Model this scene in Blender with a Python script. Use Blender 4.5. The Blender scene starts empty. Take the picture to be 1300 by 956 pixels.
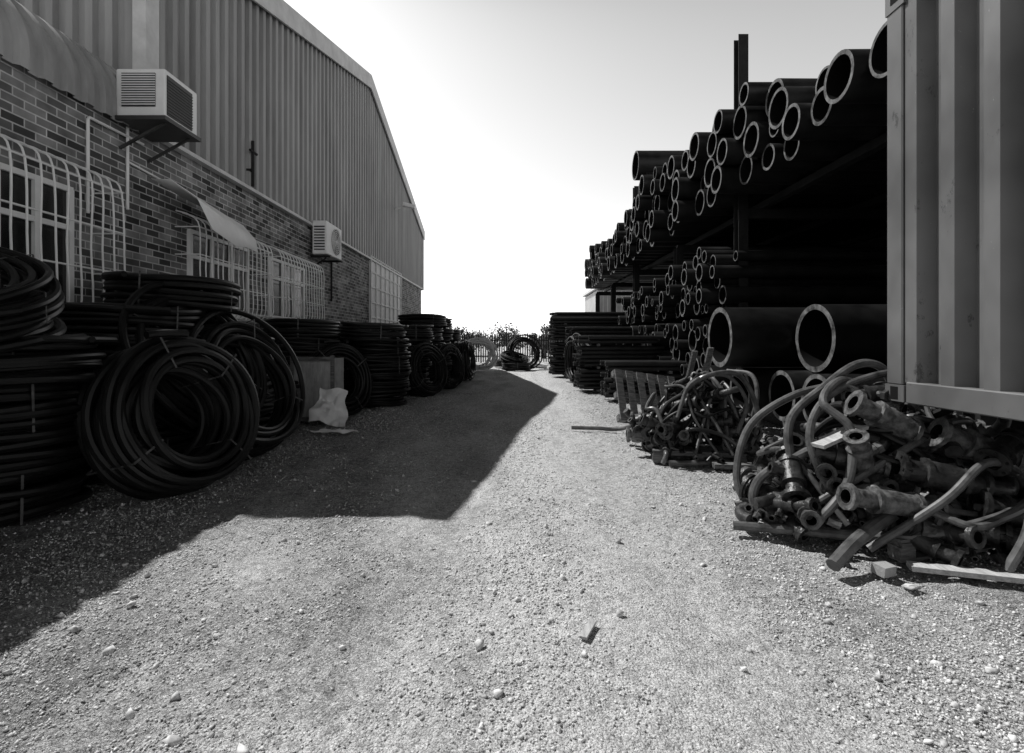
import bpy, math, numpy as np
from mathutils import Vector, Matrix, Euler
rng=np.random.default_rng(7)
scene=bpy.context.scene
R=math.radians

# ------------------------------------------------------------------ materials
def mat(name, lo, hi, rough=0.6, metal=0.0, scale=4.0, detail=5, bump=0.0, bscale=60, spec=0.5, stretch=(1,1,1), p0=.35, p1=.68):
    m=bpy.data.materials.new(name); m.use_nodes=True
    nt=m.node_tree; n=nt.nodes; l=nt.links; b=n['Principled BSDF']
    tc=n.new('ShaderNodeTexCoord'); mp=n.new('ShaderNodeMapping'); mp.inputs['Scale'].default_value=stretch
    l.new(tc.outputs['Object'],mp.inputs['Vector'])
    nz=n.new('ShaderNodeTexNoise'); nz.inputs['Scale'].default_value=scale; nz.inputs['Detail'].default_value=detail
    nz.inputs['Roughness'].default_value=0.65
    l.new(mp.outputs[0],nz.inputs['Vector'])
    cr=n.new('ShaderNodeValToRGB'); cr.color_ramp.elements[0].position=p0; cr.color_ramp.elements[1].position=p1
    cr.color_ramp.elements[0].color=(lo,lo,lo,1); cr.color_ramp.elements[1].color=(hi,hi,hi,1)
    l.new(nz.outputs['Fac'],cr.inputs[0]); l.new(cr.outputs[0],b.inputs['Base Color'])
    mr=n.new('ShaderNodeMapRange'); mr.inputs['To Min'].default_value=max(0.05,rough-0.12); mr.inputs['To Max'].default_value=min(1,rough+0.15)
    l.new(nz.outputs['Fac'],mr.inputs['Value']); l.new(mr.outputs[0],b.inputs['Roughness'])
    b.inputs['Metallic'].default_value=metal
    b.inputs['Specular IOR Level'].default_value=spec
    if bump>0:
        n2=n.new('ShaderNodeTexNoise'); n2.inputs['Scale'].default_value=bscale; n2.inputs['Detail'].default_value=3
        l.new(mp.outputs[0],n2.inputs['Vector'])
        bp=n.new('ShaderNodeBump'); bp.inputs['Strength'].default_value=bump; bp.inputs['Distance'].default_value=0.01
        l.new(n2.outputs['Fac'],bp.inputs['Height']); l.new(bp.outputs[0],b.inputs['Normal'])
    return m

M={}
M['hdpe']=mat('black_plastic_pipe',0.004,0.010,0.38,scale=3,spec=0.36)
M['hdpe_dust']=mat('dusty_plastic_pipe',0.005,0.016,0.45,scale=2.5,spec=0.33)
M['pipe_in']=mat('pipe_inside',0.003,0.006,0.8,scale=3,spec=0.1)
M['pipe_end']=mat('pipe_cut_end',0.02,0.20,0.6,scale=7,spec=0.3)
M['lightpipe']=mat('pale_plastic_pipe',0.5,0.65,0.4,scale=3)
M['strap']=mat('strap',0.03,0.12,0.5,scale=9)
M['clad']=mat('corrugated_cladding',0.17,0.34,0.5,scale=1.6,detail=8,stretch=(1,1,0.15))
M['bull']=mat('curved_sheeting',0.20,0.40,0.45,scale=1.5,stretch=(1,1,0.3))
M['fascia']=mat('flashing',0.42,0.62,0.5,scale=2)
M['white']=mat('white_paint',0.74,0.85,0.5,scale=4)
M['acdark']=mat('grey_casing',0.02,0.05,0.5,scale=4)
M['glass']=mat('window_glass',0.01,0.02,0.16,scale=1,spec=0.8)
M['darkmetal']=mat('dark_steel',0.008,0.02,0.7,scale=6,spec=0.25)
M['rust']=mat('rusty_fitting',0.008,0.06,0.40,scale=9,bump=0.5,bscale=45,metal=0.2)
M['castiron']=mat('painted_fitting',0.02,0.20,0.4,scale=16,detail=8,bump=0.4,bscale=50,p0=.35,p1=.72)
M['hose']=mat('hose_rubber',0.03,0.13,0.34,scale=10,p0=.3,p1=.7)
M['wood']=mat('weathered_wood',0.05,0.20,0.85,scale=6,bump=0.4,bscale=40,stretch=(1,8,8))
M['plank']=mat('dry_plank',0.3,0.55,0.85,scale=6,bump=0.4,bscale=40,stretch=(8,1,8))
M['ply']=mat('plywood',0.25,0.42,0.8,scale=4,stretch=(4,1,1))
M['paper']=mat('white_sheet',0.76,0.86,0.7,scale=3)
M['black']=mat('shade_black',0.006,0.012,0.9,scale=1,spec=0.1)  # near-black colour standing in for shade in the rack and casting slots
M['shed']=mat('shed_sheet',0.3,0.4,0.6,scale=1)
M['leaf']=mat('foliage',0.03,0.11,0.7,scale=1.5)
M['bark']=mat('bark',0.05,0.1,0.9,scale=5)
M['conc']=mat('concrete',0.2,0.35,0.9,scale=3,bump=0.4)

def container_mat():
    m=mat('container_paint',0.10,0.17,0.42,metal=0.1,scale=1.6,detail=3,bump=0.04,bscale=30,stretch=(1,1,0.7))
    nt=m.node_tree;n=nt.nodes;l=nt.links;b=n['Principled BSDF']
    tc=n.new('ShaderNodeTexCoord'); mp=n.new('ShaderNodeMapping'); mp.inputs['Scale'].default_value=(1,1,0.55)
    l.new(tc.outputs['Object'],mp.inputs['Vector'])
    def layer(scale,det,ro,p0,p1,amt,val):
        nz=n.new('ShaderNodeTexNoise'); nz.inputs['Scale'].default_value=scale; nz.inputs['Detail'].default_value=det; nz.inputs['Roughness'].default_value=ro
        l.new(mp.outputs[0],nz.inputs['Vector'])
        cr=n.new('ShaderNodeValToRGB'); cr.color_ramp.elements[0].position=p0; cr.color_ramp.elements[1].position=p1
        cr.color_ramp.elements[0].color=(0,0,0,1); cr.color_ramp.elements[1].color=(amt,amt,amt,1)
        l.new(nz.outputs['Fac'],cr.inputs[0])
        mx=n.new('ShaderNodeMix'); mx.data_type='RGBA'
        old=b.inputs['Base Color'].links[0].from_socket
        l.new(cr.outputs[0],mx.inputs[0]); l.new(old,mx.inputs[6]); mx.inputs[7].default_value=(val,val,val,1)
        l.new(mx.outputs[2],b.inputs['Base Color'])
    layer(5,9,.8,.60,.64,.8,.04)
    layer(26,6,.8,.66,.69,.7,.34)
    return m
M['cont']=container_mat()

def brick_mat():
    m=bpy.data.materials.new('face_brick'); m.use_nodes=True
    nt=m.node_tree;n=nt.nodes;l=nt.links;b=n['Principled BSDF']
    tc=n.new('ShaderNodeTexCoord'); sp=n.new('ShaderNodeSeparateXYZ'); cb=n.new('ShaderNodeCombineXYZ')
    l.new(tc.outputs['Object'],sp.inputs[0])
    ad=n.new('ShaderNodeMath'); ad.operation='ADD'; l.new(sp.outputs['X'],ad.inputs[0]); l.new(sp.outputs['Y'],ad.inputs[1])
    l.new(ad.outputs[0],cb.inputs['X']); l.new(sp.outputs['Z'],cb.inputs['Y'])
    bt=n.new('ShaderNodeTexBrick'); bt.inputs['Scale'].default_value=1; bt.inputs['Brick Width'].default_value=0.25
    bt.inputs['Row Height'].default_value=0.092; bt.inputs['Mortar Size'].default_value=0.008; bt.inputs['Mortar Smooth'].default_value=0.1
    bt.inputs['Color1'].default_value=(0.03,0.03,0.03,1); bt.inputs['Color2'].default_value=(0.30,0.30,0.30,1); bt.inputs['Mortar'].default_value=(0.5,0.5,0.5,1)
    bt.inputs['Bias'].default_value=-0.1
    l.new(cb.outputs[0],bt.inputs['Vector'])
    nz=n.new('ShaderNodeTexNoise'); nz.inputs['Scale'].default_value=3; nz.inputs['Detail'].default_value=6
    l.new(tc.outputs['Object'],nz.inputs['Vector'])
    mr=n.new('ShaderNodeMapRange'); mr.inputs['From Min'].default_value=0.3; mr.inputs['From Max'].default_value=0.7; mr.inputs['To Min'].default_value=0.5; mr.inputs['To Max'].default_value=1.3
    l.new(nz.outputs['Fac'],mr.inputs['Value'])
    mx=n.new('ShaderNodeVectorMath'); mx.operation='SCALE'; l.new(bt.outputs['Color'],mx.inputs[0]); l.new(mr.outputs[0],mx.inputs['Scale'])
    l.new(mx.outputs[0],b.inputs['Base Color']); b.inputs['Roughness'].default_value=0.85
    bp=n.new('ShaderNodeBump'); bp.inputs['Strength'].default_value=0.6; bp.inputs['Distance'].default_value=0.01; bp.invert=True
    l.new(bt.outputs['Fac'],bp.inputs['Height']); l.new(bp.outputs[0],b.inputs['Normal'])
    return m
M['brick']=brick_mat()

def ground_mat():
    m=bpy.data.materials.new('gravel_ground'); m.use_nodes=True
    nt=m.node_tree;n=nt.nodes;l=nt.links;b=n['Principled BSDF']
    tc=n.new('ShaderNodeTexCoord')
    def noise(sc,det,stretch=None,ro=0.6):
        z=n.new('ShaderNodeTexNoise'); z.inputs['Scale'].default_value=sc; z.inputs['Detail'].default_value=det; z.inputs['Roughness'].default_value=ro
        if stretch:
            mp=n.new('ShaderNodeMapping'); mp.inputs['Scale'].default_value=stretch; l.new(tc.outputs['Object'],mp.inputs['Vector']); l.new(mp.outputs[0],z.inputs['Vector'])
        else: l.new(tc.outputs['Object'],z.inputs['Vector'])
        return z.outputs['Fac']
    def ramp(f,p0,c0,p1,c1):
        mr=n.new('ShaderNodeMapRange'); mr.inputs['From Min'].default_value=p0; mr.inputs['From Max'].default_value=p1
        mr.inputs['To Min'].default_value=c0; mr.inputs['To Max'].default_value=c1; l.new(f,mr.inputs['Value']); return mr.outputs[0]
    def op(o,a,c):
        x=n.new('ShaderNodeMath'); x.operation=o
        for i,v in enumerate((a,c)):
            if isinstance(v,(int,float)): x.inputs[i].default_value=v
            else: l.new(v,x.inputs[i])
        return x.outputs[0]
    mul=lambda a,c: op('MULTIPLY',a,c)
    bign=noise(1.3,5,(1.0,0.4,1))
    sx=n.new('ShaderNodeSeparateXYZ'); l.new(tc.outputs['Object'],sx.inputs[0])
    lane=op('ABSOLUTE',op('ADD',op('SUBTRACT',sx.outputs['X'],0.25),ramp(bign,0.3,-1.3,0.7,1.3)),0)
    dust=ramp(lane,0.3,1.0,3.0,0.0)
    base=ramp(dust,0,0.66,1,0.84)
    big=ramp(bign,0.36,0.86,0.62,1.05)
    k=ramp(dust,0,1.0,1,0.72)   # less grain where dust has been packed down
    def grain(f): return op('SUBTRACT',1.0,mul(op('SUBTRACT',1.0,f),k))
    mid=grain(ramp(noise(17,5,None,0.8),0.34,0.45,0.58,1.08))
    fine=grain(ramp(noise(130,2),0.35,0.45,0.6,1.08))
    vo=n.new('ShaderNodeTexVoronoi'); vo.inputs['Scale'].default_value=95; l.new(tc.outputs['Object'],vo.inputs['Vector'])
    sp=n.new('ShaderNodeSeparateColor'); l.new(vo.outputs['Color'],sp.inputs[0])
    vc=grain(ramp(sp.outputs[0],0.0,0.55,1.0,1.15))
    c=op('MINIMUM',mul(mul(mul(mul(base,big),mid),fine),vc),0.80)
    l.new(c,b.inputs['Base Color']); b.inputs['Roughness'].default_value=0.95; b.inputs['Specular IOR Level'].default_value=0.05
    b1=n.new('ShaderNodeBump'); l.new(k,b1.inputs['Strength']); b1.inputs['Distance'].default_value=0.013; b1.invert=True
    l.new(vo.outputs['Distance'],b1.inputs['Height'])
    b2=n.new('ShaderNodeBump'); l.new(k,b2.inputs['Strength']); b2.inputs['Distance'].default_value=0.045
    l.new(noise(26,5,None,0.8),b2.inputs['Height']); l.new(b1.outputs[0],b2.inputs['Normal']); l.new(b2.outputs[0],b.inputs['Normal'])
    return m
M['ground']=ground_mat()
M['stone']=mat('gravel_stone',0.20,0.74,0.9,scale=22,detail=2,spec=0.15,p0=.3,p1=.62)

# ------------------------------------------------------------------ mesh builder
class MB:
    def __init__(s): s.v=[];s.f=[];s.m=[];s.n=0
    def add(s,v,f,mi=0):
        s.v.extend([tuple(map(float,p)) for p in v]); o=s.n
        s.f.extend([tuple(int(i)+o for i in q) for q in f]); s.n+=len(v)
        if isinstance(mi,int): s.m.extend([mi]*len(f))
        else: s.m.extend(mi)
    def box(s,c,d,rot=None,mi=0):
        hx,hy,hz=d[0]/2,d[1]/2,d[2]/2
        vs=[Vector((x,y,z)) for x in(-hx,hx) for y in(-hy,hy) for z in(-hz,hz)]
        if rot is not None:
            q=Euler(rot).to_matrix() if not isinstance(rot,Matrix) else rot
            vs=[q@v for v in vs]
        c=Vector(c); vs=[v+c for v in vs]
        s.add(vs,[(0,1,3,2),(4,6,7,5),(0,4,5,1),(2,3,7,6),(0,2,6,4),(1,5,7,3)],mi)
    def beam(s,a,b,w,h,mi=0):
        a=Vector(a);b=Vector(b);d=b-a;L=d.length
        q=d.to_track_quat('X','Z').to_matrix()
        s.box((a+b)/2,(L,w,h),q,mi)
    def tube(s,pts,r,n=8,mi=0,closed=False,caps=True):
        P=np.array(pts,float);K=len(P)
        if closed: T=np.roll(P,-1,0)-np.roll(P,1,0)
        else:
            T=np.gradient(P,axis=0)
        T/=np.linalg.norm(T,axis=1)[:,None]+1e-9
        up=np.array([0,0,1.0]) if abs(T[0][2])<0.9 else np.array([1.0,0,0])
        N=np.zeros_like(P); x=up-T[0]*up.dot(T[0]); N[0]=x/np.linalg.norm(x)
        for i in range(1,K):
            x=N[i-1]-T[i]*N[i-1].dot(T[i]); N[i]=x/np.linalg.norm(x)
        B=np.cross(T,N); a=np.arange(n)*2*np.pi/n
        rr=np.full(K,r) if np.isscalar(r) else np.array(r)
        V=P[:,None]+rr[:,None,None]*(np.cos(a)[None,:,None]*N[:,None]+np.sin(a)[None,:,None]*B[:,None])
        F=[]
        for i in range(K if closed else K-1):
            j=(i+1)%K
            for k in range(n):
                k2=(k+1)%n; F.append((i*n+k,i*n+k2,j*n+k2,j*n+k))
        if caps and not closed:
            F.append(tuple(range(n))[::-1]); F.append(tuple((K-1)*n+k for k in range(n)))
        s.add(V.reshape(-1,3),F,mi)
    def cyl(s,a,b,r,n=12,mi=0,r2=None):
        s.tube([a,b],[r,r if r2 is None else r2],n,mi)
    def pipe(s,a,b,Ro,wall,n=22,mo=0,me=1,mi=2):
        a=np.array(a,float);b=np.array(b,float);t=(b-a)/np.linalg.norm(b-a)
        up=np.array([0,0,1.0]) if abs(t[2])<.9 else np.array([1.0,0,0])
        N=up-t*up.dot(t);N/=np.linalg.norm(N);B=np.cross(t,N);an=np.arange(n)*2*np.pi/n
        c=np.cos(an)[:,None]*N+np.sin(an)[:,None]*B
        Ri=Ro-wall
        V=np.concatenate([a+Ro*c,b+Ro*c,a+Ri*c,b+Ri*c]);F=[];m=[]
        for k in range(n):
            j=(k+1)%n
            F.append((k,j,n+j,n+k));m.append(mo)
            F.append((2*n+k,3*n+k,3*n+j,2*n+j));m.append(mi)
            F.append((k,2*n+k,2*n+j,j));m.append(me)
            F.append((n+k,n+j,3*n+j,3*n+k));m.append(me)
        s.add(V,F,m)
    def build(s,name,mats,parent=None,smooth=True,ang=35):
        me=bpy.data.meshes.new(name); me.from_pydata(s.v,[],s.f)
        for m in mats: me.materials.append(m)
        me.polygons.foreach_set('material_index',s.m)
        if smooth:
            me.polygons.foreach_set('use_smooth',[True]*len(s.f)); me.set_sharp_from_angle(angle=R(ang))
        me.update()
        o=bpy.data.objects.new(name,me); scene.collection.objects.link(o)
        if parent: o.parent=parent
        return o
def empty(name):
    o=bpy.data.objects.new(name,None); scene.collection.objects.link(o); return o
def spline(P,k=10):
    P=np.array(P,float); Q=np.vstack([2*P[0]-P[1],P,2*P[-1]-P[-2]]); out=[]
    for i in range(1,len(Q)-2):
        p0,p1,p2,p3=Q[i-1:i+3]
        for t in np.linspace(0,1,k,endpoint=False):
            out.append(0.5*((2*p1)+(-p0+p2)*t+(2*p0-5*p1+4*p2-p3)*t*t+(-p0+3*p1-3*p2+p3)*t**3))
    out.append(P[-1]); return np.array(out)

# ------------------------------------------------------------------ ground
def vnoise(x,y,seed):
    r=np.random.default_rng(seed); T=r.random((256,256))
    xi=np.floor(x).astype(int);yi=np.floor(y).astype(int);fx=x-xi;fy=y-yi
    fx=fx*fx*(3-2*fx);fy=fy*fy*(3-2*fy)
    a=T[xi%256,yi%256];b=T[(xi+1)%256,yi%256];c=T[xi%256,(yi+1)%256];d=T[(xi+1)%256,(yi+1)%256]
    return (a*(1-fx)+b*fx)*(1-fy)+(c*(1-fx)+d*fx)*fy-0.5
def gz(x,y):
    x=np.asarray(x,float);y=np.asarray(y,float)
    f=np.exp(-np.maximum(0,np.hypot(x,y-5)-12)**2/120)
    z=0.05*vnoise(x*0.5,y*0.35,1)+0.035*vnoise(x*1.7,y*1.1,2)+0.022*vnoise(x*5,y*5,3)+0.015*vnoise(x*13,y*13,4)
    ruts=-0.03*np.exp(-((x+0.55+0.05*np.sin(y))/0.28)**2)-0.03*np.exp(-((x-1.05-0.05*np.sin(y))/0.28)**2)
    return (z+ruts)*f-0.01
def axis(lo,hi,step,far):
    c=np.arange(lo,hi,step); a=[];s=step
    x=hi
    while x<far: a.append(x); s*=1.12; x+=s
    b=[];s=step;x=lo-step
    while x>-far: b.append(x); s*=1.12; x-=s
    return np.concatenate([np.array(b[::-1]),c,np.array(a),[far]])
xs=axis(-4.2,4.6,0.028,700); ys=axis(1.4,10,0.028,900)
X,Y=np.meshgrid(xs,ys,indexing='ij'); Z=gz(X,Y)
nx,ny=len(xs),len(ys)
V=np.stack([X,Y,Z],-1).reshape(-1,3)
ii=np.arange((nx-1)*(ny-1)); a=(ii//(ny-1))*ny+ii%(ny-1)
F=np.stack([a,a+ny,a+ny+1,a+1],1)
def fastmesh(name,V,F,m):
    me=bpy.data.meshes.new(name); k=F.shape[1]
    me.vertices.add(len(V)); me.vertices.foreach_set('co',V.astype(np.float32).ravel())
    me.loops.add(F.size); me.loops.foreach_set('vertex_index',F.astype(np.int32).ravel())
    me.polygons.add(len(F)); me.polygons.foreach_set('loop_start',np.arange(0,F.size,k,dtype=np.int32))
    me.update(calc_edges=True); me.materials.append(m)
    o=bpy.data.objects.new(name,me); scene.collection.objects.link(o); return o
g=fastmesh('ground',V,F,M['ground'])
g.data.polygons.foreach_set('use_smooth',[True]*len(F))

# gravel: angular chips, mostly very small
oct_=np.array([(1,0,0),(-1,0,0),(0,1,0),(0,-1,0),(0,0,1),(0,0,-1)],float)
ocf=np.array([(0,2,4),(2,1,4),(1,3,4),(3,0,4),(2,0,5),(1,2,5),(3,1,5),(0,3,5)])
t=(1+5**.5)/2
ico=np.array([(-1,t,0),(1,t,0),(-1,-t,0),(1,-t,0),(0,-1,t),(0,1,t),(0,-1,-t),(0,1,-t),(t,0,-1),(t,0,1),(-t,0,-1),(-t,0,1)],float)/1.902
icf=np.array([(0,11,5),(0,5,1),(0,1,7),(0,7,10),(0,10,11),(1,5,9),(5,11,4),(11,10,2),(10,7,6),(7,1,8),(3,9,4),(3,4,2),(3,2,6),(3,6,8),(3,8,9),(4,9,5),(2,4,11),(6,2,10),(8,6,7),(9,8,1)])
def scatter(N,ey):
    yy=1.5+13*rng.random(N)**ey
    xx=np.clip(rng.uniform(-1,1,N)*(1.6+yy*1.0)+rng.normal(0,.05,N),-4.6,5.0)
    dens=vnoise(xx*1.3,yy*0.7,9)+0.45+0.8*vnoise(xx*4,yy*3,19)
    track=np.exp(-((xx+0.5)/0.45)**2)+np.exp(-((xx-1.0)/0.5)**2)
    k=rng.random(N)<np.clip(dens*1.3+0.02-0.6*track,0.05,1)
    return xx[k],yy[k]
def chips(xx,yy,sz,bv,bf,noise_):
    N=len(xx); K=len(bv)
    sc=sz[:,None]*rng.uniform(0.5,1.4,(N,3))
    Vl=(bv[None]*(1+noise_*rng.standard_normal((N,K,1)))+.18*rng.standard_normal((N,K,3)))*sc[:,None]
    an=rng.uniform(0,2*np.pi,N);ca,sa=np.cos(an),np.sin(an);tl=rng.uniform(-.9,.9,N);ct,st=np.cos(tl),np.sin(tl)
    x1=Vl[...,0];y1=Vl[...,1]*ct[:,None]-Vl[...,2]*st[:,None];z1=Vl[...,1]*st[:,None]+Vl[...,2]*ct[:,None]
    Vw=np.stack([x1*ca[:,None]-y1*sa[:,None]+xx[:,None],x1*sa[:,None]+y1*ca[:,None]+yy[:,None],z1*0.9+(gz(xx,yy)+sz*0.4)[:,None]],-1).reshape(-1,3)
    return Vw,(bf[None]+K*np.arange(N)[:,None,None]).reshape(-1,3)
xx,yy=scatter(180000,1.8); s1=0.0025+0.0045*rng.random(len(xx))+0.0009*yy*rng.random(len(xx))
V1,F1=chips(xx,yy,s1,oct_,ocf,.25)
xx,yy=scatter(9000,1.6); s2=0.006+0.004*rng.random(len(xx))+0.014*rng.random(len(xx))**8
bx=[-0.15,0.55,-0.1,-0.9,0.75,-1.35,2.3,2.75,1.6,2.2,-0.4]; by=[2.32,2.62,2.45,3.1,3.6,2.7,2.95,3.2,2.6,5.0,5.3]; bs=[.022,.026,.018,.02,.022,.02,.04,.035,.024,.04,.03]
xx=np.append(xx,bx);yy=np.append(yy,by);s2=np.append(s2,bs)
V2,F2=chips(xx,yy,s2,ico,icf,.22)
fastmesh('gravel',np.vstack([V1,V2]),np.vstack([F1,F2+len(V1)]),M['stone'])

# ------------------------------------------------------------------ warehouse (left)
W=5.0; Yn,Yf,Yp=7.0,28.2,17.6; zb,ze,zp=4.35,7.4,10.45
wh=empty('brick_warehouse')
b=MB(); b.box((-W-0.15,(28.2-8)/2,zb/2-0.1),(0.3,36.2,zb+0.2)); b.box((-W-5.1,28.05,2.1),(9.6,0.3,4.5)); b.build('brick_wall',[M['brick']],wh,False)
def roofz(y): return ze+(zp-ze)*(1-abs(y-Yp)/(Yp-Yn))
def corr(y0,y1,per,dep):
    out=[];y=y0
    while y<y1-1e-6:
        for u,dd in ((0,0),(0.42,0),(0.52,dep),(0.90,dep)):
            if y+u*per<y1: out.append((y+u*per,dd))
        y+=per
    out.append((y1,0)); return out
b=MB(); pr=corr(Yn,Yf,0.27,0.07); vv=[];ff=[]
for y,d in pr:
    vv+= [(-W+0.02+d,y,zb-0.06),(-W+0.02+d,y,roofz(y)-0.02)]
for i in range(len(pr)-1): ff.append((2*i,2*i+2,2*i+3,2*i+1))
b.add(vv,ff); 
for yy0,sg in ((Yn,-1),(Yf,1)):
    pr=corr(0,20,0.27,0.07); vv=[];ff=[]
    for x,d in pr: vv+=[(-W-x,yy0+sg*d,3.9),(-W-x,yy0+sg*d,ze)]
    for i in range(len(pr)-1): ff.append((2*i,2*i+2,2*i+3,2*i+1))
    b.add(vv,ff)
b.build('corrugated_cladding',[M['clad']],wh,False)
b=MB()
for ya,yb in ((Yn-0.15,Yp),(Yp,Yf+0.15)):
    za,zb_=roofz(ya),roofz(yb)
    b.add([(-W+0.12,ya,za+.03),(-W+0.12,yb,zb_+.03),(-W-20,yb,zb_+.03),(-W-20,ya,za+.03),(-W+0.12,ya,za+.09),(-W+0.12,yb,zb_+.09),(-W-20,yb,zb_+.09),(-W-20,ya,za+.09)],
      [(0,1,2,3),(4,7,6,5),(0,4,5,1),(1,5,6,2),(2,6,7,3),(3,7,4,0)])
b.build('roof',[M['bull']],wh,False)
b=MB()
def barge(ya,yb,h=0.36,t=0.05,x=-W+0.125):
    za,zc=roofz(ya),roofz(yb)
    b.add([(x,ya,za-h),(x,yb,zc-h),(x,yb,zc+.1),(x,ya,za+.1),(x+t,ya,za-h),(x+t,yb,zc-h),(x+t,yb,zc+.1),(x+t,ya,za+.1)],
      [(0,3,2,1),(4,5,6,7),(0,1,5,4),(3,7,6,2),(0,4,7,3),(1,2,6,5)])
barge(Yn-0.16,Yp);barge(Yp+0.001,Yf+0.16)
b.box((-W+0.04,Yn-0.06,(zb+ze)/2-.1),(0.18,0.26,ze-zb+.1)); b.box((-W+0.03,Yf+0.06,(zb+ze)/2-.1),(0.18,0.2,ze-zb+.1))
b.box((-W+0.055,(Yn+Yf)/2,zb-0.09),(0.11,Yf-Yn-0.3,0.06))
b.build('flashing',[M['fascia']],wh,False)
b=MB(); pr=corr(-8,Yn-0.2,0.27,0.05); rad=0.75; prof=[]
for k in range(11):
    th=k*math.pi/2/10; prof.append((-W+0.03-rad*(1-math.cos(th)),zb-0.02+rad*math.sin(th),math.cos(th),math.sin(th)))
prof.append((-W-10,zb-0.02+rad+0.5,0,1)); prof.insert(0,(-W+0.03,zb-0.2,1,0))
K=len(prof);vv=[];ff=[]
for y,d in pr:
    for (x,z,nx_,nz_) in prof: vv.append((x+nx_*(d+.02),y,z+nz_*(d+.02)))
for i in range(len(pr)-1):
    for k in range(K-1): ff.append((i*K+k,(i+1)*K+k,(i+1)*K+k+1,i*K+k+1))
b.add(vv,ff); b.build('curved_roof_sheeting',[M['bull']],wh,True,25)

def window(y0,y1,z0,z1,cols):
    w=empty('barred_window'); w.parent=wh
    b=MB(); x=-W
    b.box((x+0.01,(y0+y1)/2,(z0+z1)/2),(0.02,y1-y0,z1-z0)); b.build('glass',[M['glass']],w,False)
    b=MB(); f=0.06
    for i in range(cols+1):
        yy_=y0+(y1-y0)*i/cols; b.box((x+.03,yy_,(z0+z1)/2),(.06,f,z1-z0))
    for zz in (z0,z0+(z1-z0)*0.68,z1): b.box((x+.029,(y0+y1)/2,zz),(.052,y1-y0+.05,f))
    b.box((x+.05,(y0+y1)/2,z0-.07),(.12,y1-y0+.15,.06))
    b.build('frame',[M['white']],w,False)
    return w
def cage(y0,y1,z0,z1,w,proj=0.36,step=0.15):
    b=MB(); xf=-W+proj; n=max(2,int(round((y1-y0)/step)))
    for i in range(n+1):
        y=y0+(y1-y0)*i/n; j=0.008*rng.standard_normal()
        pts=[(-W+.01,y,z1+.12),(-W+proj*0.6,y+j,z1+.05),(xf,y+j,z1-.12),(xf+.01,y-j,(z0+z1)/2),(xf,y,z0+.1),(-W+.01,y,z0)]
        b.tube(spline(pts,4),0.0105,6)
    for zz in np.linspace(z0+.12,z1-.12,4):
        b.cyl((xf,y0,zz),(xf,y1,zz),.011,6)
        b.cyl((-W,y0,zz),(xf,y0,zz),.010,6); b.cyl((-W,y1,zz),(xf,y1,zz),.010,6)
    b.build('burglar_bars',[M['white']],w)
w=window(3.0,4.25,1.75,3.1,2); w2=window(4.5,5.75,1.75,3.1,3); cage(2.9,6.1,1.6,3.28,w2)
w=window(7.9,9.6,1.9,3.1,3); cage(7.6,9.9,1.75,3.22,w)
w=window(10.5,12.2,1.9,3.1,3); cage(10.3,12.6,1.75,3.22,w)
b=MB(); 
S=[[(-4.93,7.0,3.62),(-4.93,7.6,3.55),(-4.93,8.3,3.52),(-4.93,8.9,3.5)],
   [(-4.66,7.0,3.60),(-4.62,7.6,3.5),(-4.6,8.2,3.42),(-4.62,8.8,3.38)],
   [(-4.4,7.15,3.40),(-4.36,7.7,3.25),(-4.34,8.2,3.15),(-4.38,8.75,3.12)],
   [(-4.3,7.35,3.0),(-4.2,7.8,2.84),(-4.25,8.2,2.9),(-4.32,8.7,2.9)]]
vv=[p for r_ in S for p in r_]; ff=[(i*4+j,i*4+j+1,i*4+j+5,i*4+j+4) for i in range(3) for j in range(3)]
b.add(vv,ff); o=b.build('sheet_awning',[M['paper']],wh,True,80); md=o.modifiers.new('s','SOLIDIFY'); md.thickness=0.006
b=MB(); b.box((-W+.03,20.3,2.2),(.04,4.9,4.4),mi=0)
for y in np.linspace(17.85,22.75,8): b.box((-W+.075,y,2.2),(.05,.06,4.4),mi=1)
for z in np.linspace(.1,4.37,9): b.box((-W+.07,20.3,z),(.036,4.96,.05),mi=1)
b.build('sliding_door',[M['paper'],M['fascia']],wh,False)
b=MB(); b.cyl((-4.86,9.6,4.3),(-4.86,9.6,5.15),.03,8); b.cyl((-4.86,9.5,4.95),(-4.86,9.75,4.95),.025,8); b.box((-4.91,9.6,4.6),(.1,.1,.04)); b.build('vent_pipe',[M['darkmetal']],wh)
b=MB(); 
b.tube([(-4.97,6.0,2.9),(-4.97,6.0,4.0),(-4.97,6.02,4.03),(-4.97,6.9,4.05)],.018,8); b.tube([(-4.97,6.62,3.1),(-4.97,6.62,4.18)],.018,8)
b.tube([(-4.97,6.62,3.72),(-4.97,7.3,3.68)],.014,8)
b.build('conduit',[M['white']],wh)
b=MB(); b.cyl((-4.93,21.6,6.95),(-4.4,21.5,7.1),.03,8); b.box((-4.3,21.5,7.08),(.5,.28,.14),(0,.25,0)); b.build('wall_lamp',[M['white']],wh,False)

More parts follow.
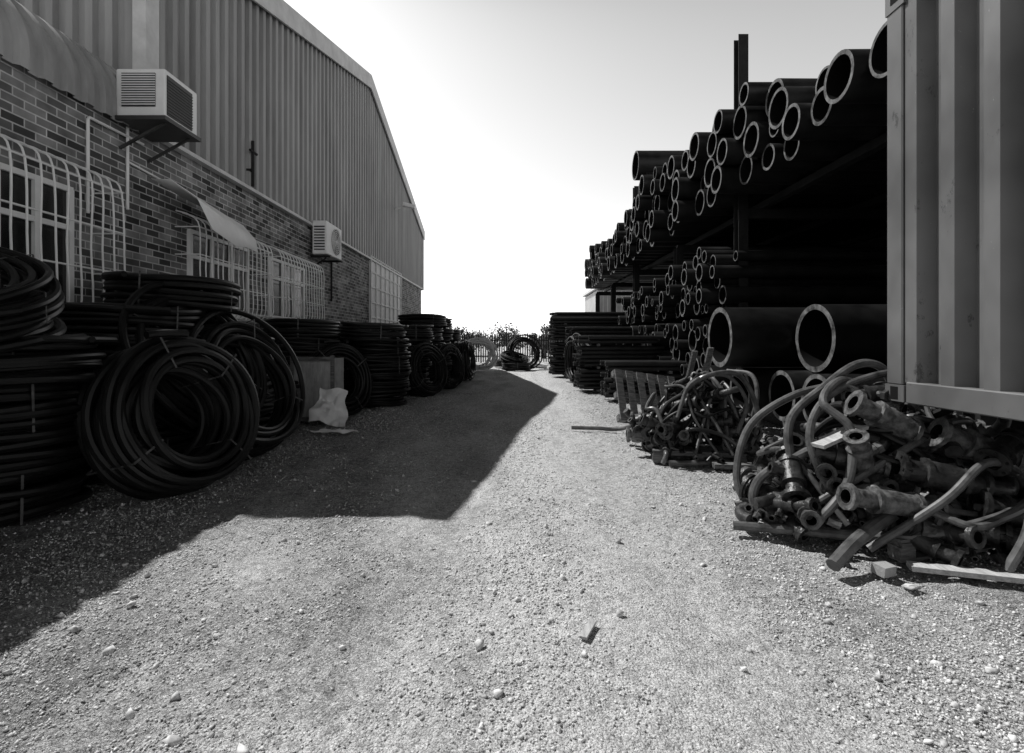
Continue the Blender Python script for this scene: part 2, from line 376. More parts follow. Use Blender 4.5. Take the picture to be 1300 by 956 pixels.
# AC units
ac=empty('air_conditioner')
b=MB(); b.box((-4.66,6.75,4.52),(.62,.66,.6)); 
o=b.build('casing',[M['white']],ac,False); bv=o.modifiers.new('b','BEVEL'); bv.width=.02; bv.segments=2
b=MB()
b.box((-4.68,6.415,4.55),(.42,.012,.42),mi=1)
for i in range(13): b.box((-4.68,6.405,4.365+i*.031),(.42,.02,.014),(R(25),0,0),0)
b.box((-4.345,6.70,4.5),(.012,.5,.5),mi=1)
for i in range(12): b.box((-4.336,6.70,4.28+i*.038),(.012,.5,.010),mi=1)
b.build('louvres',[M['white'],M['acdark']],ac,False)
b=MB(); b.box((-4.66,6.75,4.19),(.68,.74,.05)); b.beam((-4.98,6.5,3.85),(-4.4,6.5,4.17),.03,.03); b.beam((-4.98,7.0,3.85),(-4.4,7.0,4.17),.03,.03)
b.build('bracket',[M['acdark']],ac,False)
ac=empty('air_conditioner')
b=MB(); b.box((-4.72,13.1,3.95),(.36,1.1,.82)); o=b.build('casing',[M['white']],ac,False); bv=o.modifiers.new('b','BEVEL'); bv.width=.02
b=MB(); b.cyl((-4.542,13.22,3.95),(-4.535,13.22,3.95),.33,28,0)
for r_ in np.linspace(.06,.33,6): 
    an=np.linspace(0,2*np.pi,28,endpoint=False); b.tube([(-4.52,13.22+r_*math.cos(a_),3.95+r_*math.sin(a_)) for a_ in an],.007,5,1,closed=True)
for k in range(8):
    a_=k*math.pi/4; b.cyl((-4.522,13.22,3.95),(-4.522,13.22+.33*math.cos(a_),3.95+.33*math.sin(a_)),.006,5,1)
for i in range(9): b.box((-4.72,12.543,3.65+i*.07),(.26,.012,.03),mi=0)
b.build('fan_grille',[M['acdark'],M['white']],ac)
b=MB(); b.beam((-4.99,12.7,3.5),(-4.5,12.7,3.5),.05,.05); b.beam((-4.99,13.5,3.5),(-4.5,13.5,3.5),.05,.05); b.beam((-4.99,12.7,3.2),(-4.6,12.7,3.47),.03,.03);b.tube([(-4.97,13.8,4.1),(-4.97,14.1,4.0),(-4.97,14.1,2.5)],.025,8)
b.build('bracket',[M['darkmetal']],ac,False)

# ------------------------------------------------------------------ coils
def coil_data(name,Rout,nr,na,r,seed,jit=1.0,mt='hdpe'):
    q=np.random.default_rng(seed); b=MB(); S=64
    th=np.arange(S)*2*np.pi/S
    H=na*2*r
    for i in range(na):
        for j in range(nr):
            if 0<j<nr-1 and 0<i<na-1: continue
            R0=Rout-r-2*r*j*0.97+q.normal(0,.007)*jit; z0=-H/2+r+2*r*i+q.normal(0,.006)*jit
            ox,oy=q.normal(0,.010*jit,2); p1,p2,p3=q.uniform(0,6.28,3)
            rr=R0*(1+.007*jit*np.sin(2*th+p1)+.004*jit*np.sin(3*th+p3)); zz=z0+(.010*jit*np.sin(th+p2)+.006*jit*np.sin(3*th+p1))
            b.tube(np.stack([rr*np.cos(th)+ox,rr*np.sin(th)+oy,zz],1),r*.98,8,0,closed=True)
    ri=Rout-2*r*nr*0.97-.006; ro=Rout+.014; h=H/2+.014
    for k in range(4):
        a_=k*math.pi/2+q.uniform(-.3,.3); c,s_=math.cos(a_),math.sin(a_); w=.009
        for (u0,v0,u1,v1) in ((ri,-h,ro,-h),(ro,-h,ro,h),(ro,h,ri,h),(ri,h,ri,-h)):
            A=np.array([[u0*c+s_*w,u0*s_-c*w,v0],[u0*c-s_*w,u0*s_+c*w,v0],[u1*c-s_*w,u1*s_+c*w,v1],[u1*c+s_*w,u1*s_-c*w,v1]])
            b.add(A,[(0,1,2,3)],1)
    tt=np.linspace(0,0.5,8)
    b.tube(np.stack([(Rout+.02+.22*tt**2)*np.cos(tt+1),(Rout+.02+.22*tt**2)*np.sin(tt+1),H/2-r+0*tt],1),r*.97,8,0)
    o=b.build(name,[M[mt],M['strap']]); me=o.data; bpy.data.objects.remove(o); return me
flat=[coil_data('pipe_coil_a',.70,4,5,.035,1,1.3),coil_data('pipe_coil_b',.68,4,5,.034,2,1.8),coil_data('pipe_coil_c',.72,4,6,.029,3,1.5,'hdpe_dust')]
lean=[coil_data('pipe_coil_d',.71,4,8,.036,4,2.2),coil_data('pipe_coil_e',.86,4,4,.035,5,3.2),coil_data('pipe_coil_f',.66,5,5,.026,6,1.4)]
pale=coil_data('pipe_coil_pale',.82,3,3,.03,8,2.5,'lightpipe')
def put(me,loc,ax=(0,0,1),spin=0,scale=(1,1,1)):
    o=bpy.data.objects.new('pipe_coil',me); scene.collection.objects.link(o)
    q=Vector(ax).normalized().to_track_quat('Z','Y')
    o.rotation_mode='QUATERNION'; o.rotation_quaternion=q@Euler((0,0,spin)).to_quaternion(); o.location=loc; o.scale=scale; return o
def stack(x,y,n,z0=0.02,kinds=(0,1,2)):
    z=z0
    for i in range(n):
        k=kinds[int(rng.integers(len(kinds)))]; H=[.35,.34,.348][k]
        put(flat[k],(x+rng.normal(0,.04),y+rng.normal(0,.04),z+H/2),(rng.normal(0,.018),rng.normal(0,.018),1),rng.uniform(0,6.28)); z+=H+.01
    return z
stack(-4.25,4.15,4); stack(-4.25,2.55,3); stack(-4.25,5.75,5)
put(flat[0],(-4.15,6.3,1.97),(.03,.02,1),1)
put(flat[1],(-4.2,3.72,1.62),(.20,-.26,1),2); put(lean[1],(-4.12,3.55,1.78),(.30,-.38,1),4,(.86,.86,.8))
put(lean[0],(-3.15,4.8,.70),(.93,-.34,.24),.5)
put(lean[1],(-3.3,6.35,.86),(.93,-.2,.36),1.2,(1.02,1.02,1))
put(lean[1],(-3.62,5.95,1.16),(.93,-.16,.42),2.6,(1.08,1.0,1))
stack(-4.25,7.5,4); stack(-4.2,10.0,5,kinds=(0,2)); stack(-4.25,11.6,4); stack(-4.2,8.9,2)
put(lean[2],(-3.30,9.75,.67),(.80,-.5,.22),.5,(1.05,1.05,1.2)); 
stack(-3.0,11.3,5,kinds=(1,2)); stack(-4.2,13.2,5); stack(-2.85,13.6,5,kinds=(0,2)); put(lean[2],(-2.15,12.9,.68),(.8,-.5,.2),2)
stack(-2.75,15.2,6); stack(-2.7,17,6); stack(-2.6,19,5); stack(-4.2,15,5); stack(-4.2,17,5)
put(lean[0],(-1.75,18.4,.70),(1,-.1,.1),2); put(lean[2],(-1.9,15.3,.66),(.9,-.5,.15),1)
put(pale,(-1.45,23.6,.84),(.3,-.9,.5),0); put(pale,(-1.7,24.1,.8),(.2,-.9,.6),2)
put(flat[0],(.2,24.5,.2)); put(flat[1],(.1,24.6,.55),(.2,-.3,1)); put(lean[1],(.6,25.2,.82),(.3,-.9,.3)); put(flat[1],(-.3,27,.25))
put(lean[1],(1.95,15.8,.84),(.97,.2,.05),1,(.85,.85,.85)); put(lean[2],(2.25,15.9,.66),(.97,.2,.08),3)
put(pale,(1.0,26.2,.2),(.1,0,1))

c=empty('wooden_crate'); b=MB()
b.box((-3.35,8.85,.58),(.72,.5,1.05)); b.build('panel',[M['ply']],c,False)
b=MB()
for x in (-3.69,-3.01): b.box((x,8.585,.6),(.06,.03,1.12))
for z in (.09,1.1): b.box((-3.35,8.582,z),(.62,.025,.07))
b.build('battens',[M['wood']],c,False)
def crumple(name,cx,cy,cz,sx,sy,tilt,seed,m,n=16,amp=.05):
    vv=[];ff=[]
    for i in range(n):
        for j in range(n):
            u=i/(n-1)-.5;v=j/(n-1)-.5
            z=amp*(vnoise(np.array(u*5+seed),np.array(v*5),seed)+.5*vnoise(np.array(u*11),np.array(v*11+seed),seed+1))*2
            p=Euler(tilt).to_matrix()@Vector((u*sx*(1-.35*(v+.5)+.08*math.sin(v*9+seed)),v*sy*(1+.1*math.sin(u*6)),float(z))); vv.append((p.x+cx,p.y+cy,p.z+cz))
    for i in range(n-1):
        for j in range(n-1): ff.append((i*n+j,(i+1)*n+j,(i+1)*n+j+1,i*n+j+1))
    b=MB(); b.add(vv,ff); return b.build(name,[m],None,True,60)
crumple('plastic_sheet',-2.98,8.40,.33,.62,.6,(R(66),R(8),R(10)),3,M['paper'],amp=.08)
crumple('paper_scrap',-2.65,7.7,.05,.66,.22,(0,0,.2),5,M['paper'],amp=.03)

# ------------------------------------------------------------------ pipe rack (right)
def pack(y0,y1,z0,top,rgen,seed,maxn=400):
    q=np.random.default_rng(seed); C=[];fail=0
    while len(C)<maxn and fail<60:
        r=rgen(q); ys_=np.linspace(y0+r,y1-r,260); z=np.full(260,z0+r)
        for (yc,zc,rc) in C:
            d=np.abs(ys_-yc); k=d<r+rc; z[k]=np.maximum(z[k],zc+np.sqrt((r+rc)**2-d[k]**2))
        ok=z+r*0.6<=top(ys_)
        if not ok.any(): fail+=1; continue
        zz=np.where(ok,z+q.uniform(0,.12,260),99); i=int(np.argmin(zz)); C.append((ys_[i],z[i],r))
    return C
rack=empty('pipe_storage_rack')
prof_y=[5,6.1,7.4,8.2,9.1,10.3,12.4,14,16,18.2,20,21.5,24,27,28.5]
prof_z=[4.9,5.0,5.1,5.4,5.8,5.85,5.85,6.1,6.7,6.3,5.9,5.6,5.9,6.3,5.2]
def rg(q):
    return q.choice([.30,.27,.22,.19,.25],p=[.35,.25,.15,.1,.15])
C=[(6.17,4.58,.30),(5.55,4.58,.30)]+pack(6.48,28.6,4.28,lambda y:np.interp(y,prof_y,prof_z)+.1,rg,11)
b=MB()
for (y,z,r) in C:
    x0=4.2+rng.uniform(-.28,.25); yaw=rng.normal(0,.012)
    b.pipe((x0,y,z),(x0+6,y+6*yaw,z),r*.985,max(.025,r*rng.uniform(.12,.2)),28)
b.pipe((3.9,16.2,6.95),(9.9,16.2,6.95),.45,.05,28)
b.build('upper_pipes',[M['hdpe_dust'],M['pipe_end'],M['pipe_in']],rack)
b=MB()
C=pack(10.4,19.5,2.0,lambda y:np.interp(y,[10.4,12,13.5,16,19.5],[3.35,3.5,3.3,3.0,3.0]),lambda q:q.choice([.14,.17,.11,.20]),5,260)
for (y,z,r) in C:
    x0=4.25+rng.uniform(-.3,.35); b.pipe((x0,y,z),(x0+6,y+rng.normal(0,.05),z),r*.98,r*.16,16)
C=pack(9.3,19.5,.2,lambda y:np.interp(y,[9.3,10,13,19.5],[1.6,1.85,1.85,1.85]),lambda q:q.choice([.16,.22,.13,.27]),6,220)
for (y,z,r) in C:
    x0=4.1+rng.uniform(-.3,.35); b.pipe((x0,y,z),(x0+6,y+rng.normal(0,.05),z),r*.98,r*.15,18)
b.build('lower_pipes',[M['hdpe_dust'],M['pipe_end'],M['pipe_in']],rack)
b=MB()
for y,top in ((5.2,4.05),(10.62,7.7),(14.6,4.05),(19.6,7.3),(24.0,4.05),(28.4,4.05)):
    for x in (4.75,9.9):
        t_=top if x==4.75 else 4.05
        b.box((x,y-.11,t_/2),(.2,.016,t_)); b.box((x,y+.11,t_/2),(.2,.016,t_)); b.box((x,y,t_/2),(.014,.204,t_))
    b.box((7.5,y,4.03),(5.6,.14,.2))
for x in (5.2,7.3,9.6): b.box((x,16.8,4.2),(.14,23.6,.13))
for x in (4.9,7.3,9.6): b.box((x,15,1.93),(.12,9.4,.1))
for y in (10.35,14,19.2): b.box((7.3,y,1.83),(6,.1,.1))
b.build('steel_frame',[M['darkmetal']],rack,False)
b=MB(); b.box((11,17,2.6),(.1,26,5.2)); b.box((8,4.2,2.6),(5.5,.1,5.2)); b.build('shade_backdrop',[M['black']],rack,False)  # added dark sheets, so the open rack interior reads as deep shade
b=MB()
C=pack(4.6,9.2,.15,lambda y:np.interp(y,[4.6,9.2],[1.5,1.5]),lambda q:q.choice([.16,.22,.3]),9,60)
for (y,z,r) in C: b.pipe((5.6,y,z),(10.6,y,z),r*.98,r*.12,18)
b.build('bay_pipes',[M['hdpe_dust'],M['pipe_end'],M['pipe_in']],rack)
def bigpipe(x,y,z,r,L=5,wall=.075,yaw=0):
    b=MB(); b.pipe((x,y,z),(x+L,y+yaw*L,z),r,wall,48); b.build('large_pipe',[M['hdpe'],M['pipe_end'],M['pipe_in']])
bigpipe(3.3,8.15,1.46,.475,6); bigpipe(4.22,7.15,1.44,.475,6); 
bigpipe(3.9,6.55,.62,.36,5,.06); bigpipe(3.85,7.32,.62,.36,5,.06); bigpipe(3.6,8.1,.62,.36,5,.06); bigpipe(4.2,5.8,.60,.34,5,.06); bigpipe(3.4,8.9,.62,.36,6,.05)
b=MB()
for x in (4.5,7.0): b.box((x,7.4,.12),(.2,4.2,.24))
b.build('timber_bearers',[M['wood']])

def bundle(x0,x1,y0,z0,cols,rows,r):
    e=empty('pipe_bundle'); b=MB(); z=z0
    for i in range(rows):
        if i%5==0: 
            for x in (x0+.4,x1-.5): b.box((x,y0+cols*r,z+.03),(.08,cols*2*r,.06),mi=1)
            z+=.06
        for j in range(cols):
            dx=rng.uniform(-.2,.15); b.pipe((x0+dx,y0+r+2*r*j,z+r),(x1+dx,y0+r+2*r*j+rng.normal(0,.02),z+r),r*.97,r*.2,10,0,2,3)
        z+=2*r
    b.build('pipes',[M['hdpe_dust'],M['wood'],M['pipe_end'],M['pipe_in']],e)
bundle(1.65,5.5,19.6,.05,10,17,.06)
bundle(1.9,4.0,13.6,.05,10,12,.055)
bundle(2.0,5.4,17.0,.05,9,15,.055)
bundle(2.3,4.1,11.6,.05,8,7,.055)
bundle(1.9,6.0,22.6,.05,9,20,.06)

# ------------------------------------------------------------------ container
ct=empty('shipping_container'); x0,x1=2.75,5.19; ya,yb=-2.3,3.76; z0,z1=.97,3.95
b=MB()
def cside(xw,sg):
    vv=[];ff=[];pts=[]
    y=yb-.16
    while y>ya+.16+.36:
        pts+=[(y,0.0),(y-.10,0.0),(y-.14,.10),(y-.25,.10)]; y-=.30
    pts+=[(y,0.0),(ya+.15,0.0)]
    for y_,d in pts: vv+=[(xw+sg*(.015+d),y_,z0+.14),(xw+sg*(.015+d),y_,z1-.06)]
    for i in range(len(pts)-1): ff.append((2*i,2*i+2,2*i+3,2*i+1))
    b.add(vv,ff)
cside(x0,1); cside(x1,-1)
pts=[];x=x0+.15
while x<x1-.3: pts+=[(x,0),(x+.072,0),(x+.139,.045),(x+.211,.045)]; x+=.278
pts+=[(x1-.15,0)]
for yw,sg in ((yb,-1),(ya,1)):
    vv=[(x_,yw+sg*(.02+d),z) for x_,d in pts for z in (z0+.14,z1-.06)]; b.add(vv,[(2*i,2*i+2,2*i+3,2*i+1) for i in range(len(pts)-1)])
b.add([(x0+.05,ya,z1-.03),(x1-.05,ya,z1-.03),(x1-.05,yb,z1-.03),(x0+.05,yb,z1-.03)],[(0,1,2,3)])
b.add([(x0+.05,ya,z0+.12),(x1-.05,ya,z0+.12),(x1-.05,yb,z0+.12),(x0+.05,yb,z0+.12)],[(0,1,2,3)])
b.build('corrugated_walls',[M['cont']],ct,False)
b=MB()
for x_ in (x0+.07,x1-.07):
    for y_ in (ya+.075,yb-.075): b.box((x_,y_,(z0+z1)/2),(.14,.15,z1-z0-.24))
    b.box((x_+(-.03 if x_<4 else .03),(ya+yb)/2,z0+.07),(.08,yb-ya-.36,.15)); b.box((x_+(-.03 if x_<4 else .03),(ya+yb)/2,z1-.04),(.07,yb-ya-.36,.07))
for y_ in (ya+.05,yb-.05):
    b.box(((x0+x1)/2,y_,z0+.07),(x1-x0-.36,.08,.15)); b.box(((x0+x1)/2,y_,z1-.04),(x1-x0-.36,.08,.08))
o=b.build('frame',[M['cont']],ct,False); bv=o.modifiers.new('b','BEVEL'); bv.width=.008
b=MB()
for x_,sx in ((x0+.075,-1),(x1-.075,1)):
    for y_,sy in ((ya+.085,-1),(yb-.085,1)):
        for z_ in (z0+.06,z1-.08):
            b.box((x_,y_,z_),(.165,.178,.118 if z_<2 else .19),mi=0)
            b.box((x_+sx*.0835,y_,z_+.0),(.003,.07,.09),mi=1)
b.build('corner_castings',[M['cont'],M['black']],ct,False)
for (xx_,yy_) in ((3.1,.9),(3.15,-1.8),(4.8,-1.8),(4.85,3.2)):
    b=MB()
    for k in range(6):
        if k%2: b.box((xx_,yy_,.08+k*.16),(.7,.24,.155))
        else: b.box((xx_,yy_-.2,.08+k*.16),(.22,.26,.155)); b.box((xx_,yy_+.2,.08+k*.16),(.22,.26,.155))
    b.build('timber_crib',[M['wood']],None,False)

# ------------------------------------------------------------------ scrap piles
def fitting(b,p,d,L,r,q,m0):
    p=Vector(p);d=Vector(d).normalized(); A=p-d*L/2
    side=d.cross(Vector((q.normal(),q.normal(),q.normal()))).normalized()
    b.pipe(A,A+d*L,r,r*.25,14,m0,m0,3)
    b.cyl(A+d*L*.30,A+d*L*.70,r*1.28,14,m0)
    for t_ in (0,.27,.70,.92):
        b.pipe(A+d*L*t_,A+d*(L*t_+.03),r*1.45,r*.65,12,m0,m0,3)
    b.cyl(p,p+side*r*2.1,r*.6,10,m0); b.pipe(p+side*r*2.0,p+side*r*2.7,r*.8,r*.35,6,m0,m0,3)
    if q.random()<.3: 
        e=A+d*L; b.tube(spline([e,e+d*r*1.5,e+d*r*2.4+side*r*1.3,e+d*r*2.6+side*r*3],5),r*.8,12,m0)
    if q.random()<.4:
        for k in range(6):
            s2=(d.cross(side)*math.cos(k*1.047)+side*math.sin(k*1.047)); b.cyl(A+s2*r*1.3+d*.04,A+s2*r*1.3-d*.02,r*.16,6,2)
        b.pipe(A-d*.012,A+d*.012,r*1.6,r*.8,14,m0,m0,3)
def heap(cx,cy,sx,sy,h):
    return lambda x,y: h*math.exp(-((x-cx)/sx)**2-((y-cy)/sy)**2)
def scrap(name,cx,cy,sx,sy,h,nf,nh,seed,manual,rf=(.05,.085),hr=.026,top=.25,bigs=(),xr=1.5):
    q=np.random.default_rng(seed); e=empty(name); H=heap(cx,cy,sx,sy,h); b=MB()
    for (pa,pb,r_,m_) in bigs:
        pa=Vector(pa);pb=Vector(pb); fitting(b,(pa+pb)/2,pb-pa,(pb-pa).length,r_,q,m_)
    for i in range(nf):
        x=cx+q.normal(0,sx*.68);y=cy+q.normal(0,sy*.62); x=min(max(x,cx-1.1*sx),cx+xr*sx); y=min(max(y,cy-1.3*sy),cy+1.3*sy)
        z=H(x,y)*q.uniform(.3,1.0)+.07
        if x>2.55 and y<3.8: z=min(z,.72)
        fitting(b,(x,y,z),(q.normal(),q.normal(),q.normal(0,.35)),q.uniform(.2,.5),q.uniform(*rf),q,int(q.random()<.66))
    for i in range(nf//2):
        x=cx+q.normal(0,sx*.5);y=cy+q.normal(0,sy*.5);z=min(H(x,y)*q.uniform(.3,1)+.05,.75 if (x>2.5 and y<3.8) else 9)
        b.box((x,y,z),(q.uniform(.1,.5),q.uniform(.03,.12),.02),(q.normal(0,.5),q.normal(0,.5),q.uniform(0,3)),int(q.integers(0,3)))
    for i in range(nf):
        a_=q.uniform(0,6.28); x=cx+sx*1.1*math.cos(a_)*q.uniform(.6,1.2); y=cy+sy*1.3*math.sin(a_)*q.uniform(.6,1.15)
        dd=Vector((q.normal(),q.normal(),q.normal(0,.2))).normalized()*q.uniform(.03,.1); p=Vector((x,y,H(x,y)*.7+.03)); r_=q.uniform(.012,.035)
        b.pipe(p,p+dd,r_,r_*.35,8,int(q.integers(0,2)),1,3)
    b.build('pipe_fittings',[M['castiron'],M['rust'],M['darkmetal'],M['pipe_in']],e)
    b=MB()
    for P,r_ in manual: b.tube(spline(P,10),r_,10,0)
    for i in range(nh):
        a0=q.uniform(0,6.28); a1=a0+q.uniform(1.8,3.6); k1=q.uniform(.8,1.2); k2=q.uniform(.7,1.15)
        p0=np.array([cx+sx*k1*math.cos(a0),cy+sy*k1*1.2*math.sin(a0)]); p1=np.array([cx+sx*k2*math.cos(a1),cy+sy*k2*1.2*math.sin(a1)])
        nrm=np.array([-(p1-p0)[1],(p1-p0)[0]])*q.uniform(-.6,.6); P=[]
        lift=q.uniform(.05,top); S_=6
        for k in range(S_+1):
            u=k/S_; xy=p0*(1-u)+p1*u+nrm*math.sin(u*math.pi)+q.normal(0,.05,2)
            pz=max(.03,H(*xy)*.95+.05+lift*math.sin(u*math.pi)**.7)
            if k in (0,S_): pz=.04+q.uniform(0,.15)
            if xy[0]>2.5 and xy[1]<3.85: pz=min(pz,.84)
            P.append((xy[0],xy[1],pz))
        b.tube(spline(P,9),hr*q.uniform(.6,1.15),9,int(q.random()<.5))
    b.build('hoses',[M['hose'],M['hdpe_dust']],e)
man=[([(1.62,3.75,.05),(2.0,3.6,.07),(2.4,3.35,.12),(2.77,3.2,.22),(3.19,3.2,.36),(3.6,3.45,.5)],.034),
 ([(2.79,3.4,.18),(2.4,3.5,.09),(2.05,3.65,.06),(1.82,3.8,.15),(1.86,3.85,.36),(2.15,3.8,.56),(2.5,3.75,.70),(2.75,3.75,.66)],.034),
 ([(2.1,3.7,.1),(2.08,3.8,.45),(2.12,3.9,.8),(2.4,3.95,1.04),(2.68,3.97,1.22),(2.88,3.97,1.18),(2.95,3.95,.95),(2.85,3.9,.7)],.032),
 ([(2.25,3.6,.3),(2.15,3.7,.71),(2.4,3.85,1.0),(2.9,3.92,1.16),(3.25,3.93,1.1),(3.42,3.93,.88),(3.4,3.95,.5)],.028),
 ([(1.93,3.08,.05),(2.15,3.2,.15),(2.45,3.35,.24),(2.8,3.5,.3)],.042),
 ([(2.0,3.6,.05),(2.12,3.5,.2),(2.30,3.5,.45),(2.38,3.6,.78),(2.28,3.75,.95),(2.5,3.9,1.1),(2.8,3.97,1.02)],.03),
 ([(1.85,3.9,.05),(1.8,4.1,.3),(1.95,4.2,.7),(2.3,4.2,.95),(2.7,4.2,1.05)],.03),
 ([(2.3,3.3,.06),(2.7,3.2,.4),(3.0,3.25,.62),(3.3,3.35,.55),(3.5,3.5,.3)],.026),
 ([(2.9,3.0,.05),(3.05,3.02,.3),(3.2,3.15,.6),(3.4,3.3,.72),(3.6,3.5,.6)],.028),
 ([(3.0,3.85,.9),(3.2,3.9,1.05),(3.5,4.1,1.1),(3.9,4.2,.9)],.03)]
bigs=[((2.45,3.68,.96),(2.98,3.62,.68),.07,0),((2.9,3.5,.78),(3.5,3.4,.52),.075,0),((2.15,3.3,.40),(2.8,3.35,.30),.06,0),((2.2,3.72,.60),(2.6,3.55,.5),.065,1),
 ((2.6,3.45,.55),(3.1,3.35,.45),.07,1),((2.55,3.85,.98),(2.9,3.9,1.02),.055,1),((3.0,3.3,.35),(3.45,3.2,.25),.07,1),((2.0,3.6,.3),(2.1,3.9,.55),.06,1),((2.35,3.5,.75),(2.5,3.62,.45),.055,0),
 ((3.1,3.3,.62),(3.4,3.45,.74),.06,1),((3.05,3.15,.12),(3.4,3.25,.2),.06,0),((3.3,3.5,.4),(3.7,3.45,.45),.07,1)]
scrap('scrap_fittings_pile',2.95,3.98,.92,.56,.84,105,16,21,man,(.035,.07),.027,.24,bigs,1.3)
man2=[([(.94,8.1,.03),(1.3,8.05,.03),(1.7,7.9,.05),(2.0,7.4,.3),(2.2,6.9,.6)],.03),
 ([(2.0,6.2,.7),(2.25,6.0,.98),(2.67,6.0,.99),(2.86,5.95,.5),(2.62,5.85,.08),(2.2,5.7,.05),(1.75,5.7,.04)],.03),
 ([(1.9,5.9,.5),(2.1,6.0,.9),(2.5,6.0,1.0),(2.7,5.9,.7),(2.55,5.8,.35)],.024),
 ([(2.9,6.5,.1),(3.05,6.4,.6),(3.1,6.6,.95),(2.9,6.9,1.0)],.028)]
scrap('scrap_hose_pile',2.25,6.3,.62,.5,.88,75,18,33,man2,(.03,.06),.022)

def pallet(loc,rot,name='wooden_pallet'):
    b=MB()
    for k in range(6): b.box((-.45+k*.18,0,.13),(.11,.8,.02))
    for k in (-.36,0,.36):
        b.box((0,k,.105),(1.0,.09,.025)); 
        for x in (-.45,0,.45): b.box((x,k,.055),(.12,.09,.075))
        b.box((0,k,.008),(1.0,.09,.018))
    o=b.build(name,[M['wood']],None,False); o.location=loc; o.rotation_euler=rot; return o
pallet((2.85,3.75,.0),(0,0,.25)); pallet((2.2,6.2,.0),(0,0,-.2)); pallet((2.0,7.75,.50),(R(60),R(8),R(14)))
def plank(a,c,w,t_,m='wood'):
    b=MB(); b.beam(a,c,w,t_); b.build('wooden_plank',[M[m]],None,False)
plank((2.42,3.12,.03),(3.1,2.88,.04),.09,.03,'plank'); plank((2.15,3.62,.66),(2.6,3.75,.80),.13,.025,'plank'); plank((.33,2.38,.02),(.40,2.52,.025),.035,.012,'plank')
plank((2.2,5.6,.04),(2.9,5.5,.05),.12,.05); plank((2.6,7.9,.3),(2.75,7.7,1.25),.12,.03); plank((2.85,7.9,.3),(2.95,7.6,1.3),.1,.03)
b=MB(); b.box((2.25,3.1,.02),(.11,.08,.06),(.1,.05,.4)); o=b.build('concrete_block',[M['conc']],None,False)

# ------------------------------------------------------------------ background
b=MB()
for x in np.arange(-14,16,.15):
    b.box((x,33,.9),(.065,.02,1.7)); b.add([(x-.0325,33,1.75),(x+.0325,33,1.75),(x,33,1.86)],[(0,1,2)])
b.box((1,33.03,.4),(30,.04,.05)); b.box((1,33.03,1.45),(30,.04,.05))
for x in np.arange(-14,16.1,3): b.box((x,33.06,.95),(.08,.08,1.9))
b.build('palisade_fence',[M['darkmetal']],None,False)
sh=empty('storage_shed'); b=MB(); b.box((8.2,37,2.4),(5.0,6,4.8)); b.build('walls',[M['shed']],sh,False)
b=MB(); b.box((8.2,37,4.95),(5.4,6.4,.18)); 
for x in np.arange(5.75,10.7,.3): b.box((x,33.98,2.4),(.05,.04,4.7))
b.build('roof_and_ribs',[M['fascia']],sh,False)
def trees(name,specs,seed,leaf=.22,nper=900):
    q=np.random.default_rng(seed); b=MB(); e=empty(name); tb=MB()
    for (x,y,h,w_) in specs:
        tb.tube([(x,y,0),(x+.1,y,h*.4),(x+.2,y,h*.75)],[.14,.09,.04],7)
        blobs=[]
        for k in range(9):
            bx_=x+q.normal(0,w_*.38);bz=h*q.uniform(.25,.8);by_=y+q.normal(0,w_*.3); blobs.append((bx_,by_,bz,w_*q.uniform(.16,.34)))
            tb.tube([(x+.1,y,h*.35),((x+bx_)/2,(y+by_)/2,(h*.35+bz)/2+.1),(bx_,by_,bz)],[.06,.04,.015],5)
        for i in range(nper):
            B=blobs[int(q.integers(9))]; v=q.normal(size=3); v/=np.linalg.norm(v); v*=B[3]*q.uniform(.3,1.05)
            c=np.array(B[:3])+v*np.array([1,1,.7]); u=q.normal(size=3);u/=np.linalg.norm(u);w2=np.cross(u,q.normal(size=3));w2/=np.linalg.norm(w2)
            s_=leaf*q.uniform(.4,1); b.add([c-u*s_,c+w2*s_*.6,c+u*s_,c-w2*s_*.6],[(0,1,2,3)])
    b.build('leaves',[M['leaf']],e,False); tb.build('trunks',[M['bark']],e)
q=np.random.default_rng(4)
trees('distant_trees',[(x,q.uniform(44,60),q.uniform(2.0,3.4),q.uniform(2.5,4)) for x in np.arange(-14,18,2.0)],5,.15,1300)
trees('tree',[(2.6,41,3.0,1.8)],6,.12,1300)

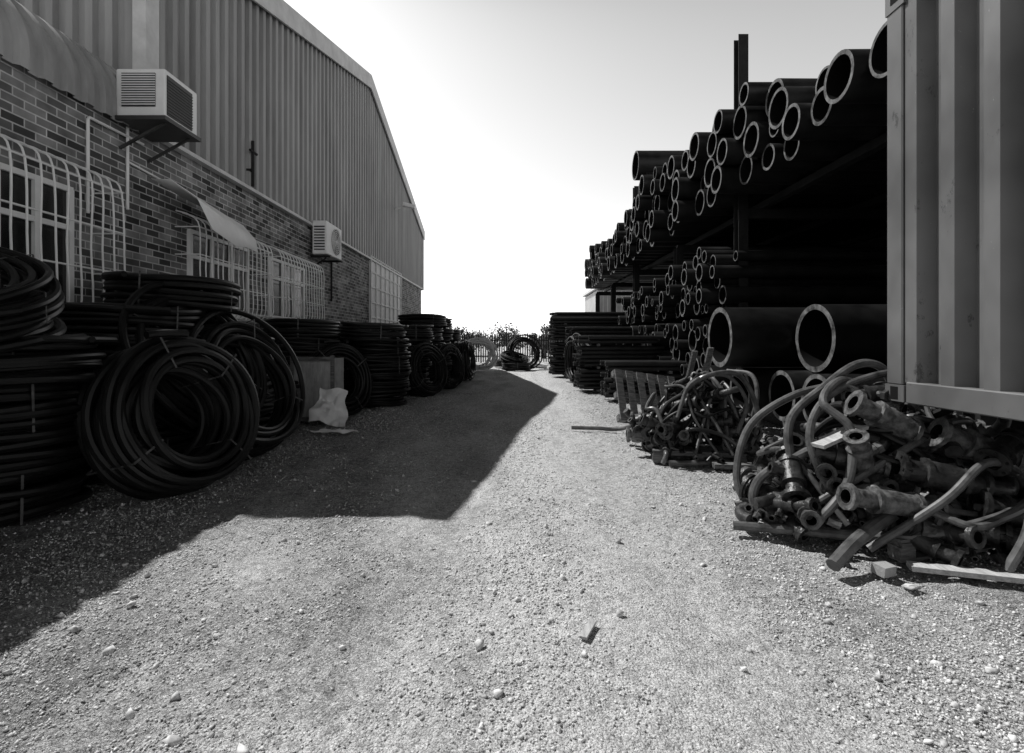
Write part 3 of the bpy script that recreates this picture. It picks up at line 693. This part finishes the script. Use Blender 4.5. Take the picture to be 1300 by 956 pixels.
# ------------------------------------------------------------------ light, sky, camera
d=Vector((.575,-.36,-1)).normalized()
L=bpy.data.lights.new('sun','SUN'); L.energy=5.0; L.angle=R(.5); L.color=(1,.995,.985)
so=bpy.data.objects.new('sun',L); scene.collection.objects.link(so); so.rotation_mode='QUATERNION'; so.rotation_quaternion=d.to_track_quat('-Z','Y'); so.location=(-20,15,40)
elev=math.asin(-d.z); az=math.atan2(-d.x,-d.y)
wd=bpy.data.worlds.new('World'); scene.world=wd; wd.use_nodes=True
nt=wd.node_tree;n=nt.nodes;l=nt.links; bg=n['Background']
sk=n.new('ShaderNodeTexSky'); sk.sky_type='NISHITA'; sk.sun_disc=False; sk.sun_elevation=elev; sk.sun_rotation=az%(2*math.pi); sk.dust_density=1.5
sp=n.new('ShaderNodeSeparateColor'); l.new(sk.outputs[0],sp.inputs[0])
# red-filter black and white sky: bright haze low down, dark towards the zenith
tc=n.new('ShaderNodeTexCoord'); sx=n.new('ShaderNodeSeparateXYZ'); l.new(tc.outputs['Generated'],sx.inputs[0])
fc=n.new('ShaderNodeFloatCurve'); cv=fc.mapping.curves[0]
cv.points[0].location=(0,.74); cv.points[1].location=(1,.01)
for p in ((.12,.68),(.25,.72),(.40,.72),(.53,.62),(.62,.24),(.72,.05)): cv.points.new(*p)
fc.mapping.update(); l.new(sx.outputs['Z'],fc.inputs['Value'])
m1=n.new('ShaderNodeMath'); m1.operation='MULTIPLY'; l.new(sp.outputs[0],m1.inputs[0]); l.new(fc.outputs[0],m1.inputs[1])
m2=n.new('ShaderNodeMath'); m2.operation='MULTIPLY'; l.new(m1.outputs[0],m2.inputs[0]); m2.inputs[1].default_value=4.6
cb=n.new('ShaderNodeCombineColor')
for i in range(3): l.new(m2.outputs[0],cb.inputs[i])
l.new(cb.outputs[0],bg.inputs['Color']); bg.inputs['Strength'].default_value=0.12
cam=bpy.data.cameras.new('camera'); co=bpy.data.objects.new('camera',cam); scene.collection.objects.link(co)
co.location=(0,0,1.4); co.rotation_euler=(R(90),0,0); cam.lens=18; cam.sensor_width=36; cam.shift_y=-45/1300; cam.clip_end=3000; cam.clip_start=.05
scene.camera=co
scene.view_settings.view_transform='Standard'; scene.view_settings.look='None'
